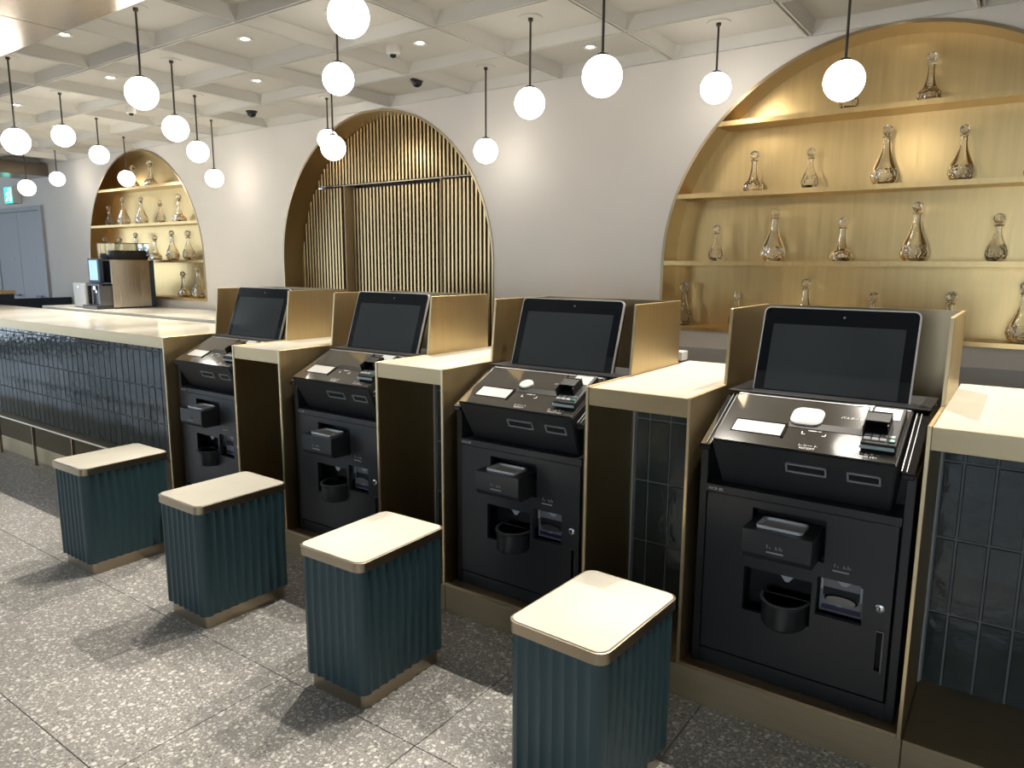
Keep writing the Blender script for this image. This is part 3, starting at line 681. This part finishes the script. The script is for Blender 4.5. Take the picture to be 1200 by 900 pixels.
part('cheek', bx(newbm(), -6.80, -6.785, 3.16, 3.28, CZ+.03, CZ+.225, .002), M['darksteel'], t, off)
part('drip_tray', bx(newbm(), -7.06, -6.785, 3.13, 3.28, CZ, CZ+.035, .004), M['black'], t, off)
o = part('touchscreen', bx(newbm(), -7.08, -6.87, 3.215, 3.255, CZ+.23, CZ+.45, .006, 2), M['navyblue'], t, off); part('lit_screen', bx(newbm(), -7.05, -6.90, 3.212, 3.2155, CZ+.255, CZ+.435), M['bluescreen'], o, off)
for i, (a, b) in enumerate(((-7.07, -6.93), (-6.92, -6.77))):
    bm = newbm(); loft(bm, [[((a+b)/2+x*s, 3.47+y*s, CZ+z) for x, y in rrect(b-a, .34, .02, 3)] for s, z in ((.9, .436), (1, .47), (1, .585))])
    h = part('bean_hopper', bm, M['clear'], t, off, 40)
    bm = newbm(); loft(bm, [[((a+b)/2+x*s, 3.47+y*s, CZ+z) for x, y in rrect(b-a-.02, .31, .02, 3)] for s, z in ((.85, .44), (.95, .47), (.95, .50 if i == 0 else .525))]); part('coffee_beans', bm, M['beans'], h, off, 40)
    part('hopper_lid', bx(newbm(), a, b, 3.30, 3.64, CZ+.586, CZ+.592, .002), M['black'], h, off)
t = thing('milk_cooler', 'small silver milk cooler beside the coffee machine', 'milk cooler', (-7.25, 3.3, CZ)); off = (-7.25, 3.3, CZ)
part('body', bx(newbm(), -7.36, -7.13, 3.22, 3.6, CZ, CZ+.225, .004), M['darksteel'], t, off); o = part('door', bx(newbm(), -7.36, -7.13, 3.195, 3.219, CZ+.003, CZ+.225, .004), M['greylight'], t, off)
bm = newbm(); lathe(bm, [(.012, 0), (.012, .004)], 14)
for v in bm.verts: v.co = Vector((-7.25+v.co.x, 3.1945-v.co.z, CZ+.19+v.co.y))
bmesh.ops.recalc_face_normals(bm, faces=bm.faces); part('lock', bm, M['silver'], o, off)
t = thing('card_reader', 'small pale grey device at the back edge of the second counter', 'device', (-1.30, 3.14, 1.065)); off = (-1.30, 3.14, 1.065)
part('case', bx(newbm(), -1.36, -1.262, 3.10, 3.17, 1.071, 1.112, .004, 2), M['greylight'], t, off); part('foot', bx(newbm(), -1.35, -1.272, 3.11, 3.165, 1.0645, 1.0715), M['blackmatte'], t, off)
# low partition, door and exit sign at the far left
t = thing('low_partition', 'dark blue low partition with an oak-capped post beyond the reception bar', 'partition', (-8.72, 3.2, 0)); off = (-8.72, 3.2, 0)
part('panel', bx(newbm(), -8.76, -8.70, 3.18, YW-.003, 0, 1.113, .002), M['navyblue'], t, off); part('post', bx(newbm(), -8.80, -8.66, 2.75, 3.178, 0, 1.165, .003), M['navyblue'], t, off); part('oak_cap', bx(newbm(), -8.82, -8.64, 2.74, 3.185, 1.166, 1.205, .003), M['wood'], t, off)
d = part('door_1', slab_holes(newbm(), -10.55, -9.20, 0, 2.13, YW-.03, YW-.002, [(-10.49, -9.265, -.001, 2.08)]), M['doorgrey']); d['kind'] = 'structure'
for a, b in ((-10.485, -9.875), (-9.868, -9.27)):
    lf = part('door_leaf', bx(newbm(), a, b, YW-.022, YW-.004, .008, 2.075, .002), M['doorgrey'], d)
    part('door_handle', bx(newbm(), b-.2, b-.06, YW-.06, YW-.045, 1.09, 1.11, .003), M['darksteel'], lf); part('key_plate', bx(newbm(), b-.26, b-.18, YW-.026, YW-.022, 1.52, 1.545), M['greylight'], lf)
t = thing('exit_sign', 'lit green exit sign with running figure above the grey double door', 'exit sign', (-9.84, 3.66, 2.26)); off = (-9.84, 3.66, 2.26)
part('case', bx(newbm(), -9.955, -9.73, 3.66, YW-.003, 2.168, 2.36, .004), M['whitetrim'], t, off); fc = part('lit_face', bx(newbm(), -9.948, -9.74, 3.656, 3.661, 2.175, 2.353), M['exit'], t, off)
bm = newbm(); lathe(bm, [(.016, 0), (.016, .002)], 12)
for v in bm.verts: v.co = Vector((-9.83+v.co.x, 3.6555-v.co.z, 2.322+v.co.y))
for q in ((( -9.85, 2.30), (-9.82, 2.305), (-9.84, 2.25), (-9.87, 2.25)), ((-9.87, 2.25), (-9.85, 2.255), (-9.89, 2.195), (-9.91, 2.20)), ((-9.85, 2.255), (-9.835, 2.25), (-9.80, 2.205), (-9.815, 2.195)), ((-9.85, 2.30), (-9.85, 2.285), (-9.91, 2.265), (-9.91, 2.28)), ((-9.78, 2.19), (-9.755, 2.19), (-9.755, 2.34), (-9.78, 2.34))): prism(bm, q, (3.6535, 3.6558), 'y')
bmesh.ops.recalc_face_normals(bm, faces=bm.faces); part('pictogram', bm, M['exitw'], fc, off)

# ------------------------------------------------------------------ pendants and downlights
gm = newbm(); bmesh.ops.create_uvsphere(gm, u_segments=32, v_segments=18, radius=.0705); g_me = mesh(gm, 'globe', None, True); g_me.materials.append(M['globe'])
cb = newbm(); lathe(cb, [(.012, .078), (.021, .0735), (.026, .066)], 20); c_me = mesh(cb, 'cap', None, 40); c_me.materials.append(M['rod'])
rb = newbm(); lathe(rb, [(.052, -.003), (.055, 0)], 24); cp_me = mesh(rb, 'canopy', None, 40); cp_me.materials.append(M['ceil'])
jb = newbm(); lathe(jb, [(.009, -.018), (.011, -.016), (.011, -.003)], 14); j_me = mesh(jb, 'joint', None, 40); j_me.materials.append(M['rod'])
ROW = ['nearest the arched wall', 'second from the arched wall', 'third from the arched wall', 'fourth from the arched wall']
PEND = {0: ((0, 2.324), (2, 2.15), (4, 2.335), (6, 2.164), (8, 2.246), (10, 2.327)), 1: ((-1, 2.157), (1, 2.24), (3, 2.156), (5, 2.245), (7, 2.333), (9, 2.155)),
        2: ((0, 2.155), (2, 2.33), (4, 2.248), (6, 2.335), (8, 2.25)), 3: ((1, 2.333), (3, 2.251), (5, 2.165))}
for j, lst in PEND.items():
    for q, (i, z) in enumerate(lst):
        x, y = GX-PX*i, GY-PY*j
        t = thing('globe_pendant', 'white globe pendant lamp, %s from the right in the row %s' % (ORD[q], ROW[j]), 'pendant lamp', (x, y, z), 'globe pendants in the coffers')
        link('globe', g_me, None, t); link('cap', c_me, None, t); link('canopy', cp_me, None, t, (0, 0, ZC-.001-z)); link('joint', j_me, None, t, (0, 0, ZC-z))
        part('rod', tube(newbm(), (0, 0, .077), (0, 0, ZC-z-.005), .005, 8), M['rod'], t, None, 40)
rg = newbm(); lathe(rg, [(.021, .0), (.036, -.004), (.039, .0)], 24, cap=False); r_me = mesh(rg, 'trim_ring', None, 40); r_me.materials.append(M['whitetrim'])
ln = newbm(); lathe(ln, [(.021, -.0005), (.001, -.001)], 24, cap=False); l_me = mesh(ln, 'lens', None); l_me.materials.append(M['lampface'])
DOWN = {0: (-1, 1, 7, 9), 1: (-2, 0, 2, 4, 6, 8), 2: (-1, 1, 3, 5, 7), 3: (-2, 0, 2, 4, 6, 8)}
SPOTS = []
for j in range(4):
    spot = bpy.data.lights.new('downlight', 'SPOT'); spot.energy = SPOT_W[j]; spot.color = (1, .92, .80); spot.shadow_soft_size = .006
    spot.spot_size = math.radians((66, 66, 58, 50)[j]); spot.spot_blend = (.6, .5, .5, .6)[j]; SPOTS.append(spot)
for j, lst in DOWN.items():
    for q, i in enumerate(lst):
        x, y = GX-PX*i, GY-PY*j
        if (j, i) == (2, 1): x, y = -1.76, 2.22
        t = thing('downlight', 'recessed ceiling downlight, %s from the right in the row %s' % (ORD[q], ROW[j]), 'downlight', (x, y, ZC-.0015), 'recessed downlights in the coffers')
        link('trim_ring', r_me, None, t); link('lens', l_me, None, t)
        lo = bpy.data.objects.new('downlight_beam', SPOTS[j]); COL.objects.link(lo); lo.parent = t; lo.location = (0, 0, -.012); lo.rotation_euler = (math.radians((-20, -12, -38, -34)[j]), 0, 0)   # gimbals turned away from the wall
# domes and detectors in the ceiling
for i, (x, y, lab) in enumerate(((-3.20, 3.47, 'black dome camera on the ceiling above the slatted arch'), (-4.87, 3.47, 'black dome camera on the ceiling left of the slatted arch'))):
    t = thing('dome_camera', lab, 'camera', (x, y, ZC), 'dome cameras'); bm = newbm(); lathe(bm, [(.041, 0), (.041, -.010), (.036, -.013)], 22); part('mount', bm, M['black'], t, None, 40)
    bm = newbm(); lathe(bm, [(.034, -.013)]+[(.034*math.cos(a), -.016-.03*math.sin(a)) for a in (0, .4, .8, 1.2, 1.5)], 22); part('dome', bm, M['dome'], t, None, 40)
for i, (x, y, lab) in enumerate(((-2.83, 2.89, 'white ceiling detector with dark lens in front of the slatted arch'), (-5.49, 2.89, 'white ceiling detector with dark lens over the reception bar'))):
    t = thing('ceiling_detector', lab, 'detector', (x, y, ZC), 'ceiling detectors'); bm = newbm(); lathe(bm, [(.036, 0), (.036, -.038), (.030, -.043)], 22); part('case', bm, M['whitetrim'], t, None, 40)
    bm = newbm(); lathe(bm, [(.017, -.0432), (.015, -.053), (.006, -.058)], 16); part('lens', bm, M['dome'], t, None, 40)
